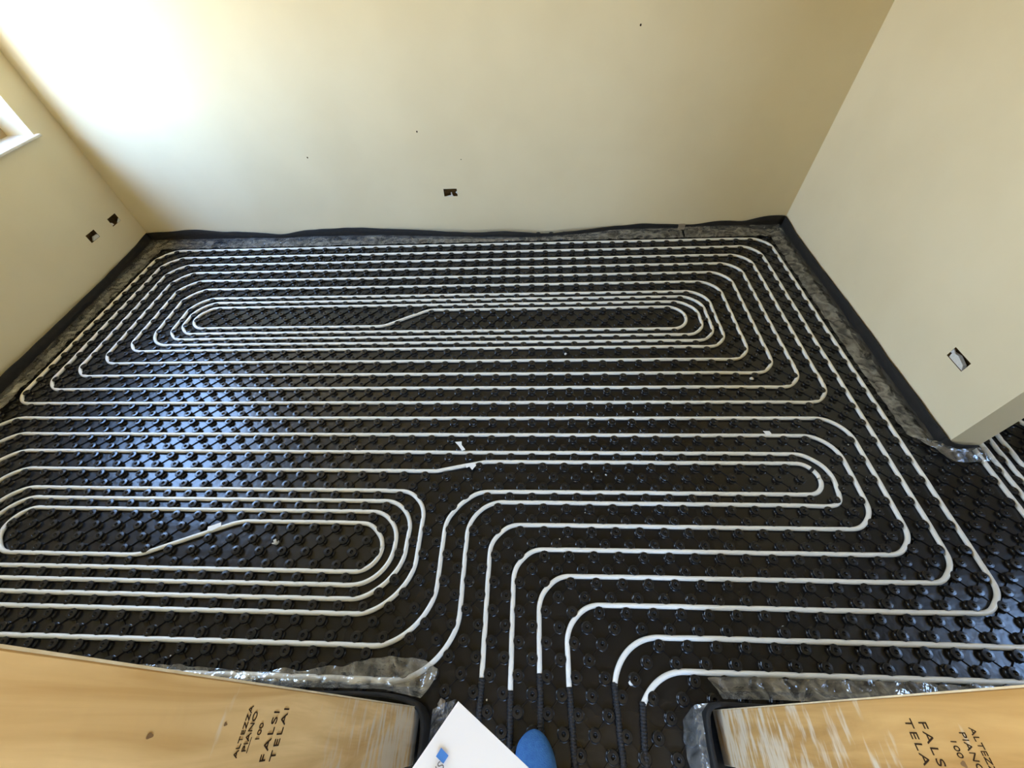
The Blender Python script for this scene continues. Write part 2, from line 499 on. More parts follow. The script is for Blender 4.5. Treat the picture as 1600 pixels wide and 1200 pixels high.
def make_pipe(pts, label, sleeves=(), group=None, name='heating_pipe', zf=None):
    xy = relax(fillet(pts))
    for x, y in xy:
        xi, yj = math.floor(x), math.floor(-y - .5)
        for a in (xi, xi + 1):
            for b in (yj, yj + 1):
                if math.hypot(x - a, y + b + .5) < .30: HIDDEN.add((float(a), -(b + .5)))
    # where a sleeve begins the bare pipe ends
    if sleeves:
        a_ = sleeves[0][0][1] - .3
        while xy[0][1] < a_: xy.pop(0)
        if len(sleeves) > 1:
            b__ = sleeves[1][0][1] - .3
            while xy[-1][1] < b__: xy.pop()
    P = []
    ph = rng.uniform(0, 9)
    for i, (x, y) in enumerate(xy):
        wob = .02 * noise.noise(Vector((x * .35 + ph, y * .35, 1.3)))
        wz = .03 * noise.noise(Vector((x * .4, y * .4, 7.1 + ph)))
        z = wz + (zf(x, y) if zf else 0)
        # sideways wobble across the run
        j = min(i + 1, len(xy) - 1); k = max(i - 1, 0)
        tx, ty = xy[j][0] - xy[k][0], xy[j][1] - xy[k][1]; l = math.hypot(tx, ty) or 1
        P.append(W(x - ty / l * wob, y + tx / l * wob, z))
    V, F = sweep(P, PR * U, 12)
    o = link(name, V, F, M_PIPE, None, True)
    tag(o, label, 'pipe', group)
    for i_, sp in enumerate(sleeves):
        e_ = xy[0] if i_ == 0 else xy[-1]
        sp = [(e_[0], sp[0][1], 0)] + list(sp[1:])
        sxy = fillet([(a, b, c) for a, b, c in sp], .045)
        Q = [W(x, y, .02) for x, y in sxy]
        V, F = sweep(Q, .2 * U, 12, True, lambda i: (.222 if (i // 2) % 2 else .192) * U)
        s_ = link('sleeve', V, F, M_SLEEVE, o, False)
        s_['label'] = 'black corrugated protective sleeve'
    return o


def row(n): return -float(n)


r24 = 2.4
# pipe A: lower loop
A = [(52.5, -56.0, 0), (52.5, row(43), 2.2), (84.5, row(43), 2.2), (84.5, row(34), 2.6), (-.5, row(34), 3.2), (-.5, row(52), 3),
     (48.5, row(52), 4.4), (48.5, row(40), 3.3), (81.6, row(40), 1.5), (81.6, row(37), 1.5), (51.6, row(37), 2), (47.0, row(38), 3), (3.5, row(38), 3.2),
     (3.5, row(49), 3), (45.5, row(49), 3.6), (45.5, row(41), 2.6), (6.9, row(41), 2.8), (6.9, row(47), 2.6), (43.5, row(47), 2.0),
     (43.5, row(43), 2.0), (30.2, row(43), 4.5), (22.6, row(46), 4.5), (8.5, row(46), 2), (8.5, row(42), 2), (44.5, row(42), 2.5), (44.5, row(48), 3.0),
     (5.5, row(48), 3), (5.5, row(40), 3), (46.5, row(40), 2.4), (46.5, row(50), 4.2), (1.5, row(50), 3), (1.5, row(36), 3.2), (82.9, row(36), 2.5),
     (82.9, row(41), 2.3), (50.5, row(41), 3.0), (50.5, row(54), 4.6), (-2.5, row(54), 3), (-2.5, row(32), 3.4), (86.5, row(32), 2.6),
     (86.5, row(45), 2.2), (54.5, row(45), 2.2), (54.5, -57, 0)]


make_pipe(A, 'white lower pipe coiled in an oval at lower left, ending in two leftmost sleeves', [
    [(52.5, -53.7, 0), (52.4, -58, 1), (52.2, -64, 0)], [(54.5, -54.35, 0), (54.6, -60, 1), (54.6, -66, 0)]], name='heating_pipe')
# pipe B: upper loop
B = [(56.5, -56, 0), (56.5, row(47), 2.3), (88.5, row(47), 2.2), (88.5, row(2), 2.6), (-.3, row(2), 3.3), (-.3, row(28), 2.2), (84.6, row(28), 3.0),
     (84.6, row(6), 2.6), (3.8, row(6), 3.3), (3.8, row(24), 2.2), (80.6, row(24), 2.8), (80.6, row(10), 2.6), (7.7, row(10), 3.3), (7.7, row(21), 2.6),
     (77.6, row(21), 2.8), (77.6, row(13), 2.6), (10.7, row(13), 2.8), (10.7, row(19), 2.4), (74.9, row(19), 2.0), (74.9, row(15), 2.0), (42.6, row(15), 3.6), (37.2, row(18), 3.6),
     (11.6, row(18), 2), (11.6, row(14), 2), (76.7, row(14), 2.6), (76.7, row(20), 2.6), (9.7, row(20), 2.7), (9.7, row(12), 3), (78.6, row(12), 2.6), (78.6, row(22), 2.8),
     (5.8, row(22), 2.3), (5.8, row(8), 3.3), (82.6, row(8), 2.6), (82.6, row(26), 2.9), (1.8, row(26), 2.2), (1.8, row(4), 3.3), (86.6, row(4), 2.6), (86.6, row(30), 3.0),
     (-2.4, row(30), 2.0), (-2.4, row(0), 3.6), (90.6, row(0), 2.4), (90.6, row(49), 2.1), (58.5, row(49), 2.5), (58.5, -57, 0)]
make_pipe(B, 'white upper heating pipe along the back wall, wound into the long oval spiral', [
    [(56.5, -53.35, 0), (56.6, -60, 1), (56.7, -66, 0)], [(58.5, -54.05, 0), (58.7, -60, 1), (59.0, -66, 0)]])
# pipes C and D run off to the space on the right
Cc = [(61.5, -58.5, 0), (61.5, row(51), 3.6), (90.6, row(51), 2.5), (96.6, -44, 6), (96.6, -6, 3), (110, -6, 0)]
make_pipe(Cc, 'white pipe curving right from the second sleeve from the right, leaving past the wall end', [
    [(61.6, -53.7, 0), (61.65, -60, 1), (62.0, -66, 0)]])
Dd = [(62.9, -59, 0), (62.9, row(53), 3.6), (97.7, row(53), 3), (97.7, -8, 3), (112, -8, 0)]
make_pipe(Dd, 'white pipe curving out of the rightmost sleeve and running beside the right plywood board', [
    [(63.44, -54.7, 0), (63.05, -57, 3), (63.0, -66, 0)]])
for k, (xx, lab) in enumerate(((98.8, 'third white pipe from the wall end in the passage at the right edge'), (99.9, 'fourth white pipe from the wall end in the passage at the right edge'))):
    make_pipe([(xx, -54.0, 0), (xx, -12.0 - 2 * k, 3), (113, -12.0 - 2 * k, 0)], lab)
make_pipe([(101.0, -29.2, 0), (103.0, -32.8, 4), (112, -43, 0)], 'slanting white pipe in the passage, beyond the four parallel ones')

# the mat itself: no stud stands where a pipe bend lies right over it
studs = [q_ for q_ in studs if q_ not in HIDDEN]
V = []; F = []
nv = len(sv)
base_z = -Z0
for s_i, (x, y) in enumerate(studs):
    dx, dy = random.uniform(-.012, .012), random.uniform(-.012, .012)
    V.append((sv + np.array([x + dx, y + dy, base_z])) * U)
Vall = np.concatenate(V)
off = np.arange(len(studs))[:, None, None] * nv
Fq = (np.array(sf)[None] + off).reshape(-1, 4)
Ft = (np.array(tri)[None] + off).reshape(-1, 3)
Vall[:, 2] += Z0 * U
# ribs between neighbouring studs (both diagonals), small prisms
rv = []; rf = []
S_ = set(studs)
for (x, y) in studs:
    for (dx, dy, h, w_) in ((1, 1, .11, .06), (1, -1, .075, .035)):
        if (x + dx, y + dy) not in S_: continue
        L_ = math.sqrt(2); ux, uy = dx / L_, dy / L_
        px, py = -uy, ux
        a = (x + ux * .36, y + uy * .36); b = (x + dx - ux * .36, y + dy - uy * .36)
        k = len(rv)
        for (cx, cy) in (a, b):
            rv += [(cx + px * w_, cy + py * w_, -.002), (cx + px * w_ * .5, cy + py * w_ * .5, h), (cx - px * w_ * .5, cy - py * w_ * .5, h), (cx - px * w_, cy - py * w_, -.002)]
        rf += [(k, k + 1, k + 5, k + 4), (k + 1, k + 2, k + 6, k + 5), (k + 2, k + 3, k + 7, k + 6), (k, k + 3, k + 2, k + 1), (k + 4, k + 5, k + 6, k + 7)]
rv = np.array(rv) * U
# base sheet cells (2 steps each)
bv = []; bf = []


def sheet(x0, x1, y0, y1):
    nx = max(1, int((x1 - x0) / 2)); ny = max(1, int((y1 - y0) / 2)); k = len(bv)
    for jy in range(ny + 1):
        for ix in range(nx + 1):
            x = x0 + (x1 - x0) * ix / nx; y = y0 + (y1 - y0) * jy / ny
            bv.append((x * U, y * U, 0.0))
    for jy in range(ny):
        for ix in range(nx):
            a = k + jy * (nx + 1) + ix
            bf.append((a, a + 1, a + nx + 2, a + nx + 1))


sheet(X_L + .02, X_R - .02, Y_S + .02, Y_B - .02)
sheet(X_R - .02, X_R2 + .02, Y_S + .02, -35.3)
sheet(X_R2 + .02, X_E - .02, Y_S + .02, Y_B - .02)
sheet(47.75, 68.45, -78, Y_S + .02)
n1 = len(Vall); n2 = n1 + len(rv)
allv = np.concatenate([Vall, rv, np.array(bv)])
faces = [tuple(f) for f in Fq.tolist()] + [tuple(f) for f in Ft.tolist()] + [tuple(i + n1 for i in f) for f in rf] + [tuple(i + n2 for i in f) for f in bf]
me = bpy.data.meshes.new('studded_mat')
me.from_pydata(allv.tolist(), [], faces)
me.materials.append(M_MAT)
sm = ([k_ // SEG not in (5, 6) for k_ in range(len(sf))] * len(studs)) + [True] * len(Ft) + [False] * len(rf) + [True] * len(bf)
me.polygons.foreach_set('use_smooth', sm)
me.update()
matt = bpy.data.objects.new('studded_floor_mat', me); COL.objects.link(matt)
tag(matt, 'glossy black moulded insulation mat with rows of round studs, covering the whole floor', 'floor mat')
# the insulation board under the sheet
ins = MB()
ins.ubox((X_L + .02, Y_S + .02, -.6), (X_R - .02, Y_B - .02, -.2)).ubox((X_R - .02, Y_S + .02, -.6), (X_R2 + .02, -35.3, -.2))
ins.ubox((X_R2 + .02, Y_S + .02, -.6), (X_E - .02, Y_B - .02, -.2)).ubox((47.75, -78, -.6), (68.45, Y_S + .02, -.2))
ins.done('insulation_layer', M_MAT, matt)

# ------------------------------------------------------------------ perimeter strips (foam upstand + plastic flap)


def strip(name, line, label, thick=.16, flaps=(), side=1, capmat=None):
    """line: (x, y, z_top) along the foot in grid steps; `side` tells on which side of the run the room lies"""
    pts = []
    for (a, b) in zip(line[:-1], line[1:]):
        k = max(2, int(math.dist(a[:2], b[:2]) / .5))
        for i in range(k):
            t = i / k; t2 = t * t * (3 - 2 * t)
            pts.append((a[0] + (b[0] - a[0]) * t, a[1] + (b[1] - a[1]) * t, a[2] + (b[2] - a[2]) * t2))
    pts.append(line[-1])
    P = np.array(pts)
    for _ in range(3):
        P[1:-1] = (P[:-2] + 2 * P[1:-1] + P[2:]) / 4
    T = np.gradient(P[:, :2], axis=0); T /= np.linalg.norm(T, axis=1)[:, None]
    N = np.stack([-T[:, 1], T[:, 0]], 1) * side
    V = []; F = []
    rows = 7
    for i in range(len(P)):
        x, y, h = P[i]; n_ = N[i]
        h += .06 * noise.noise(Vector((x * .5, y * .5, 3)))
        prof_ = [(0, -.17), (.03, h * .5), (0, h - .06), (-.04, h), (-thick + .04, h), (-thick, h - .06), (-thick, -.17)]
        lean = .10 * noise.noise(Vector((x * .22, y * .22, 9)))
        for (o_, z_) in prof_:
            s = o_ + lean * max(0, z_)
            V.append(W(x + n_[0] * s, y + n_[1] * s, z_))
    for i in range(len(P) - 1):
        for k in range(rows - 1):
            a = i * rows + k
            F.append((a, a + 1, a + rows + 1, a + rows))
    F.append(tuple(range(rows))); F.append(tuple(range((len(P) - 1) * rows, len(P) * rows))[::-1])
    o = link(name, V, F, M_FOAM, None, True)
    bm = bmesh.new(); bm.from_mesh(o.data); bmesh.ops.recalc_face_normals(bm, faces=bm.faces); bm.to_mesh(o.data); bm.free()
    tag(o, label, 'edge strip')
    for fl in flaps:
        film(fl, o)
    return o


def film(rows_, parent, nu=150, nv=14, lift=.0, name='film_flap', rough=1.0, zfn=None):
    """rows_: list of polylines (x, y, z) across the sheet, resampled to a wrinkled grid"""
    def resample(pl, n):
        pl = np.array(pl, float); d = np.r_[0, np.cumsum(np.linalg.norm(np.diff(pl[:, :2], axis=0), axis=1))]
        t = np.linspace(0, d[-1], n)
        return np.stack([np.interp(t, d, pl[:, k]) for k in range(3)], 1)
    R = [resample(r_, nu) for r_ in rows_]
    V = []
    for j in range(nv):
        s = j / (nv - 1) * (len(R) - 1); k = min(int(s), len(R) - 2); f = s - k
        G = R[k] * (1 - f) + R[k + 1] * f
        for i in range(nu):
            x, y, z = G[i]
            wr = noise.noise(Vector((x * 1.1, y * 1.1, 2))) * .10 + noise.noise(Vector((x * 2.7, y * 2.7, 5))) * .07 + abs(noise.noise(Vector((x * .6, y * 1.8, 8)))) * .16
            ed = 0
            if j == nv - 1:
                ed = noise.noise(Vector((x * .9, y * .9, 4))) * .25
            a = R[-1][i] - R[-2][i]; L_ = math.hypot(a[0], a[1]) or 1
            V.append(W(x + a[0] / L_ * ed, y + a[1] / L_ * ed, z + wr * rough))
    F = [(j * nu + i, j * nu + i + 1, (j + 1) * nu + i + 1, (j + 1) * nu + i) for j in range(nv - 1) for i in range(nu - 1)]
    o = link(name, V, F, M_FILM, parent, True)
    o['label'] = 'crumpled clear plastic flap'
    return o


back1 = [(-5.85, 2.8, 1.6), (1.8, 2.8, 1.95), (8, 2.75, 1.55), (12.2, 2.7, 1.3), (16.3, 2.55, 1.0), (20.5, 2.8, 1.4), (24.5, 2.85, 1.62), (28.8, 2.8, 1.68), (32.9, 2.6, 1.5),
         (38, 2.2, 1.4), (43.1, 1.85, 1.2), (47.1, 1.6, 1.05), (52.1, 1.35, 1.3), (55, 1.25, 1.1), (57.9, 1.25, .8), (62.7, 1.6, .95), (68.7, 2.7, 1.0), (73.4, 2.8, 1.15), (78.6, 2.8, .85)]
back2 = [(78.85, 2.8, .85), (81.2, 2.8, .8), (82.9, 2.8, 1.15), (85.7, 2.8, 1.35), (87.5, 2.75, 1.0), (89.3, 2.75, 1.7), (91.5, 2.8, 2.05), (93.4, 2.75, 1.9)]


def inset(line, d, z, side):
    return [(x + (d if side == 'x' else 0), y + (d if side == 'y' else 0), z) for x, y, h in line]


s1 = strip('perimeter_strip', back1, 'long wavy black foam strip standing at the foot of the back wall',
           flaps=[[[(x, y - .12, .45) for x, y, h in back1], [(x, max(y - .9, .75), .42) for x, y, h in back1], [(x, .35, .20) for x, y, h in back1]]], side=-1)
tape = MB()
tape.ubox((78.2, 2.60, .86), (79.2, 2.98, .90)).ubox((78.2, 2.58, .2), (79.2, 2.615, .90))
tape.done('joint_tape', M_TAPE, s1)['label'] = 'tan tape over the strip joint'
strip('perimeter_strip', back2, 'short black foam strip humped up in the far right corner',
      flaps=[[[(x, y - .12, .6) for x, y, h in back2], [(x, 1.6, .5) for x, y, h in back2], [(x, .4, .2) for x, y, h in back2]]], side=-1)
right = [(93.5, 2.9, 1.8), (93.55, -2, 1.45), (93.5, -9, 1.4), (93.55, -16, 1.45), (93.5, -22.8, 1.4), (93.5, -27, 1.35), (93.5, -31, 1.35), (93.55, -35.0, 1.3)]
strip('perimeter_strip', right, 'black foam strip running down the right wall to its end', side=-1,
      flaps=[[[(93.4, 1.9, .30), (93.38, -34.8, .32)], [(92.4, 1.2, .45), (92.3, -8, .45), (92.5, -16, .45), (92.3, -24, .45), (92.4, -34.9, .45)],
              [(91.1, .9, .2), (91.0, -8, .28), (90.95, -16, .28), (91.0, -24, .28), (91.2, -34.0, .28)]]])
wrap = [(93.5, -34.95, 1.3), (93.75, -35.45, 1.15), (94.3, -35.65, 1.05), (95.0, -35.66, .95), (96.2, -35.6, .9)]
strip('perimeter_strip', wrap, 'short black foam strip across the free end of the right wall', side=-1,
      flaps=[[[(93.3, -34.9, .6), (94.4, -35.8, .55), (97.0, -35.5, .6)], [(92.3, -34.6, .5), (94.3, -36.2, .5), (97.1, -36.0, .55)],
              [(91.6, -34.0, .25), (93.9, -36.9, .2), (97.2, -36.9, .3)]]])
left = [(-5.95, 2.98, 1.6), (-5.8, -1.2, 1.35), (-5.6, -6, 1.35), (-5.2, -12, 1.35), (-5.1, -17.6, 1.4), (-5.0, -23.5, 1.4), (-4.9, -28, 1.45), (-4.9, -34, 1.4), (-5.2, -54.5, 1.4)]
strip('perimeter_strip', left, 'black foam strip running forward along the left wall', side=1,
      flaps=[[[(x + .12, min(y, 1.9), .3) for x, y, h in left[:-1]], [(x + 1.2, min(y, 1.4), .45) for x, y, h in left[:-1]],
              [(-2.75, .6, .25), (-2.8, -6, .3), (-2.75, -12, .3), (-2.8, -20, .3), (-2.8, -27, .3), (-3.0, -31.0, .2), (-4.0, -34, .1)]]])
sl = [(-5.0, -54.9, 1.8), (20, -54.85, 1.9), (40, -54.8, 1.9), (45, -54.72, 1.95), (47.4, -54.8, 2.0), (48.6, -55.15, 2.05), (49.15, -55.6, 2.05), (49.35, -56.4, 2.0), (49.35, -60, 2.0), (49.3, -66, 2)]
strip('perimeter_strip', sl, 'black foam strip bending round the foot of the left plywood board', side=1, thick=.22,
      flaps=[[[(20, -54.7, .9), (31, -54.65, .9), (40, -54.6, 1.0), (46, -54.55, 1.1), (48.6, -54.95, 1.0)],
              [(20, -54.3, .5), (31, -54.25, .52), (40, -54.3, .5), (46, -54.3, .5), (49.0, -54.4, .45)],
              [(20, -53.95, .34), (31, -53.9, .34), (40, -53.9, .34), (46, -53.9, .36), (49.4, -53.7, .36)],
              [(20, -53.7, .2), (31, -53.6, .25), (36, -53.75, .3), (40, -53.6, .3), (42.5, -53.3, .4), (45.3, -52.75, .5), (47.6, -52.6, .5), (49.4, -53.2, .3)]],
             [[(49.6, -55.5, 1.2), (49.6, -57, 1.5), (49.6, -59, 1.5)], [(50.1, -55.2, .9), (50.1, -56.5, .6), (50.1, -59, .6)],
              [(50.8, -54.95, .3), (50.5, -56.2, .2), (50.4, -59, .2)]]])
sr = [(66.45, -66, 2), (66.45, -60, 2), (66.5, -57, 2.0), (66.55, -55.6, 2.0), (66.75, -54.85, 2.0), (67.5, -54.6, 1.95), (70, -54.6, 1.9), (80, -54.7, 1.8), (93, -54.7, 1.6), (118, -54.7, 1.5)]
strip('perimeter_strip', sr, 'black foam strip bending round the foot of the right plywood board', side=1, thick=.26,
      flaps=[[[(68.2, -54.45, 1.1), (72, -54.4, 1.0), (84, -54.5, .9), (97, -54.5, .8)],
              [(68.2, -54.0, .5), (72, -53.9, .5), (84, -54.0, .5), (97, -54.0, .5)],
              [(67.7, -53.3, .36), (72, -53.15, .36), (84, -53.2, .36), (97, -53.2, .36)]],
             [[(66.9, -54.7, 1.9), (66.4, -55.2, 1.95), (66.3, -57, 1.9), (66.25, -60, 1.9)], [(66.2, -54.8, 1.4), (66.0, -55.4, 1.4), (65.9, -57, 1.4), (65.9, -60, 1.4)],
              [(66.2, -55.0, .4), (65.6, -55.6, .3), (65.5, -56.6, .2), (65.7, -60, .2)]]])

# ------------------------------------------------------------------ plywood door lining boards


def text_mesh(s, size, m, parent, mw, name, weight=0.0, spacing=1.0, shear=0):
    cu = bpy.data.curves.new('t', 'FONT'); cu.body = s; cu.size = size; cu.extrude = .0004; cu.offset = weight
    cu.space_character = spacing; cu.shear = shear
    ob = bpy.data.objects.new('t', cu); COL.objects.link(ob)
    dg = bpy.context.evaluated_depsgraph_get()
    mesh = bpy.data.meshes.new_from_object(ob.evaluated_get(dg))
    bpy.data.objects.remove(ob, do_unlink=True); bpy.data.curves.remove(cu)
    mesh.materials.clear(); mesh.materials.append(m); mesh.transform(mw)
    mesh.name = name
    o = bpy.data.objects.new(name, mesh); COL.objects.link(o); o.parent = parent
    return o


def on_left(y, z):   # text on the left board: runs towards the room (+Y), upright, facing +X
    return Matrix.Translation(W(48.3 + .28 * (1 - (z + Z0) / 43) + .012, y, z)) @ Matrix(((0, 0, 1, 0), (1, 0, 0, 0), (0, 1, 0, 0), (0, 0, 0, 1)))


def on_right(y, z):  # text on the right board: runs away from the room (-Y), facing -X
    return Matrix.Translation(W(67.9 - .28 * (1 - (z + Z0) / 43) - .012, y, z)) @ Matrix(((0, 0, -1, 0), (-1, 0, 0, 0), (0, 1, 0, 0), (0, 0, 0, 1)))


def board(name, x0, x1, face_x, m, label, mwf, texts, knots, y0=-55.13, y1=-57.9):
    def lean(b_):     # the board leans a hair towards the room at the top
        for i, v_ in enumerate(b_.v):
            z_ = v_[2] / U
            b_.v[i] = (v_[0] + (1 if x0 < 60 else -1) * .28 * U * (1 - z_ / 43), v_[1] - .34 * U * (1 - z_ / 28), v_[2])
        return b_
    o = lean(MB().ubox((x0, y0, .35), (x1, y1, 43))).done(name, m)
    tag(o, label, 'board')
    bevel(o, .0015, 1)
    e = lean(MB().ubox((min(x0, x1), y0 + .001, .35), (max(x0, x1), y0 + .05, 43))).done('board_edge', M_EDGE, o)
    e['label'] = 'pale splintered front edge'
    for (s, y, z, size, spc) in texts:
        t = text_mesh(s, size * U, M_INK, o, mwf(y, z), 'stencil_text', -.0001, spc + (.12 if size > .4 else 0))
        t['label'] = 'dark brown stencilled word ' + s if s[0] != '_' else 'dark brown underline'
    for (y, z, ry, rz) in knots:
        fx = (48.3 + .28 * (1 - (z + Z0) / 43) + .01) if face_x < 60 else (67.9 - .28 * (1 - (z + Z0) / 43) - .01)
        v = [W(fx, y, z)]; n = 14
        for i in range(n):
            a = i * 2 * math.pi / n; k = 1 + .2 * math.sin(3 * a + y)
            v.append(W(fx, y + ry * k * math.cos(a), z + rz * k * math.sin(a)))
        f = [(0, i + 1, (i + 1) % n + 1) for i in range(n)]
        link('knot', v, f, M_KNOT, o)['label'] = 'dark brown knot'
    return o


board('plywood_board', 47.7, 48.3, 48.36, M_WOODL, 'left upright plywood door lining board with smeared grey plaster', on_left,
      [('FALSI', -56.92, 19.22, .44, 1.05), ('TELAI', -56.92, 18.67, .44, 1.05), ('ALTEZZA', -56.74, 20.75, .255, 1.0), ('PIANO', -56.64, 20.42, .285, 1.0),
       ('100', -56.45, 19.92, .28, 1.0), ('___', -56.66, 20.36, .22, 1.0)],
      [(-56.2, 24.2, .05, .09), (-56.05, 21.75, .035, .07), (-56.9, 27.2, .06, .10)])
board('plywood_board', 67.9, 68.5, 67.84, M_WOODR, 'right upright plywood door lining board, orange with white plaster spatters', on_right,
      [('FALSI', -55.42, 18.15, .44, 1.05), ('TELAI', -55.36, 17.58, .44, 1.05), ('ALTEZZA', -55.55, 19.9, .255, 1.0), ('PIANO', -55.64, 19.5, .285, 1.0), ('100', -55.8, 19.05, .28, 1.0)],
      [(-56.33, 19.12, .07, .10)], -54.72, -57.3)

# ------------------------------------------------------------------ junction box holes


def sock(name, axis, c, a0, a1, z0, z1, depth, label, tabs):
    """flush box sunk into the wall; c = wall face, depth signed into the wall"""
    def P(a, z, d): return W(c + d, a, z) if axis == 0 else W(a, c + d, z)
    root = bpy.data.objects.new(name, None); COL.objects.link(root)
    root.location = P((a0 + a1) / 2, z0, 0)
    tag(root, label, 'socket hole')
    off = Vector(root.location)
    e = .004
    v = []; f = []
    for d in (0, depth):
        v += [P(a0 + e, z0 + e, d) - off, P(a1 - e, z0 + e, d) - off, P(a1 - e, z1 - e, d) - off, P(a0 + e, z1 - e, d) - off]
    f = [(0, 1, 5, 4), (1, 2, 6, 5), (2, 3, 7, 6), (3, 0, 4, 7), (4, 5, 6, 7)]
    link('box_shell', v, f, M_BROWN, root)
    # ragged plaster lips and the pale conduit stub
    for (pts, d0, d1) in tabs:
        n = len(pts)
        v = [P(a, z, d0) - off for a, z in pts] + [P(a, z, d1) - off for a, z in pts]
        f = [tuple(range(n)), tuple(range(n, 2 * n))[::-1]] + [(i, (i + 1) % n, (i + 1) % n + n, i + n) for i in range(n)]
        o = link('plaster_lip', v, f, M_WHITE, root)
        bm = bmesh.new(); bm.from_mesh(o.data); bmesh.ops.recalc_face_normals(bm, faces=bm.faces); bm.to_mesh(o.data); bm.free()
    return root


a0, a1, z0, z1 = SOCK_B
sock('junction_box', 1, Y_B, *SOCK_B, .9, 'open brown junction box low in the back wall',
     [([(44.2, 6.06), (44.42, 6.06), (44.36, 6.5), (44.26, 6.5)], .1, .4), ([(45.19, 6.35), (45.19, 6.8), (44.98, 6.6)], .02, .12),
      ([(43.26, 6.06), (43.5, 6.06), (43.9, 6.14), (44.4, 6.2), (44.6, 6.06)], .02, .12)])
sock('junction_box', 0, X_L, *SOCK_L1, -.9, 'open junction box in the left wall, the one nearer the corner',
     [([(-.9, 4.96), (-.3, 4.96), (-.5, 5.3), (-.9, 5.35)], -.25, -.5), ([(.1, 4.96), (.79, 4.96), (.79, 5.35)], -.02, -.12)])
sock('junction_box', 0, X_L, *SOCK_L2, -.9, 'open junction box in the left wall, the one farther from the corner',
     [([(-5.0, 5.06), (-3.81, 5.06), (-3.81, 5.45), (-4.6, 5.5)], -.05, -.25)])
sock('junction_box', 0, X_R, *SOCK_R, .9, 'broken open junction box in the right wall with white plaster inside',
     [([(-30.9, 5.81), (-29.2, 5.81), (-29.1, 6.3), (-29.7, 6.45), (-30.6, 6.2)], .08, .4), ([(-29.01, 6.2), (-29.01, 6.6), (-29.4, 6.4)], .02, .12)])


def nail(x, z, r, label):
    v = [W(x, Y_B - .03, z)]; n = 10
    for i in range(n):
        a = i * 2 * math.pi / n; v.append(W(x + r * math.cos(a), Y_B - .002, z + r * 1.2 * math.sin(a)))
    o = link('wall_speck', v, [(0, i + 1, (i + 1) % n + 1) for i in range(n)], M_INK)
    return tag(o, label, 'speck')


nail(25.2, 12.0, .10, 'tiny dark speck at left on the back wall, farthest left of its row')
nail(41.1, 14.7, .10, 'tiny dark speck on the back wall above and left of the junction box')
nail(68.0, 24.3, .10, 'tiny dark speck high on the right half of the back wall')
nail(46.4, 11.1, .06, 'faint tiny speck on the back wall just above the junction box')

# ------------------------------------------------------------------ crumbs and scraps on the mat


def lump(name, x, y, z, r, label, cat, group=None, flat=.6, m=M_WHITE, sub=2, seed=0):
    bm = bmesh.new(); bmesh.ops.create_icosphere(bm, subdivisions=sub, radius=1.0)
    for v in bm.verts:
        k = 1 + .45 * noise.noise(v.co * 1.6 + Vector((seed * 3.1, 0, 0)))
        v.co = Vector((v.co.x * k * r, v.co.y * k * r * .85, v.co.z * k * r * flat)) * U
    me = bpy.data.meshes.new(name); bm.to_mesh(me); bm.free(); me.materials.append(m)
    o = bpy.data.objects.new(name, me); COL.objects.link(o); o.location = W(x, y, z + r * flat * .85)
    o.rotation_euler = (0, 0, seed * 1.3)
    return tag(o, label, cat, group)


lump('plaster_lump', 34.1, -44.75, -.17, .28, 'rounded white plaster lump inside the oval spiral at lower left', 'plaster lump', flat=.8, seed=1)
lump('plaster_crumb', 79.6, -26.8, -.17, .22, 'white crumb between pipes at the right end of the upper spiral', 'crumb', seed=2)
lump('plaster_crumb', 59.9, -22.9, -.17, .17, 'white crumb just below the upper spiral, middle of the floor', 'crumb', seed=3)
lump('plaster_crumb', 78.1, -48.3, -.17, .18, 'white crumb between the two long pipes at lower right', 'crumb', seed=4)
lump('plaster_crumb', 62.75, -53.7, -.17, .2, 'white crumb beside the rightmost black sleeves', 'crumb', flat=.9, seed=5)
lump('plaster_lump', 49.9, -55.2, -.17, .30, 'tan plaster lump at the corner of the left foam strip', 'plaster lump', flat=.9, m=M_TAPE, seed=6)
rr = random.Random(5)
spots = [
    (59.9, -26.7, 'pinhead white crumb below the upper spiral, near the middle of the room'),
    (18.9, -41.7, 'pinhead white crumb on the top turn of the lower left spiral'),
    (38.5, -35.6, 'pinhead white crumb between two long pipes left of the paper scrap'),
    (64.9, -43.4, 'pinhead white crumb below the middle coil, at the centre right'),
    (61.5, -37.9, 'pinhead white crumb inside the flattened end of the middle coil, left one'),
    (62.8, -38.2, 'pinhead white crumb inside the flattened end of the middle coil, right one'),
    (60.6, -41.8, 'pinhead white crumb under the lower pipe of the middle coil'),
    (85.8, -34.9, 'pinhead white crumb outside the middle coil, near the right pipes'),
    (85.8, -38.3, 'pinhead white crumb right of the middle coil bend'),
    (74.1, -50.1, 'pinhead white crumb between the two lowest long pipes'),
    (85.4, -43.6, 'pinhead white crumb in the inner corner of a lower right bend'),
    (51.2, -41.1, 'pinhead white crumb just inside the bend beside the central upright pipes'),
    (41.9, -44.2, 'white crumb speck by the right tip of the lower left spiral'),
    (58.3, -44.1, 'pinhead white crumb above the second angled pipe at the centre'),
    (61.6, -44.9, 'pinhead white crumb just above a long pipe at the centre right'),
    (66.4, -31.1, 'pinhead white crumb between upper and middle coils'),
    (65.0, -47.5, 'pinhead white crumb between the third and fourth angled pipes'),
    (52.9, -54.9, 'pinhead white crumb beside the leftmost black sleeve'),
    (29.4, -53.0, 'pinhead white crumb near the clear film at lower left')]
for i, (x, y, lab) in enumerate(spots):
    r = rr.uniform(.06, .10)
    lump('plaster_crumb', x, y, -.17, r, lab, 'crumb', sub=1, seed=i + 8)


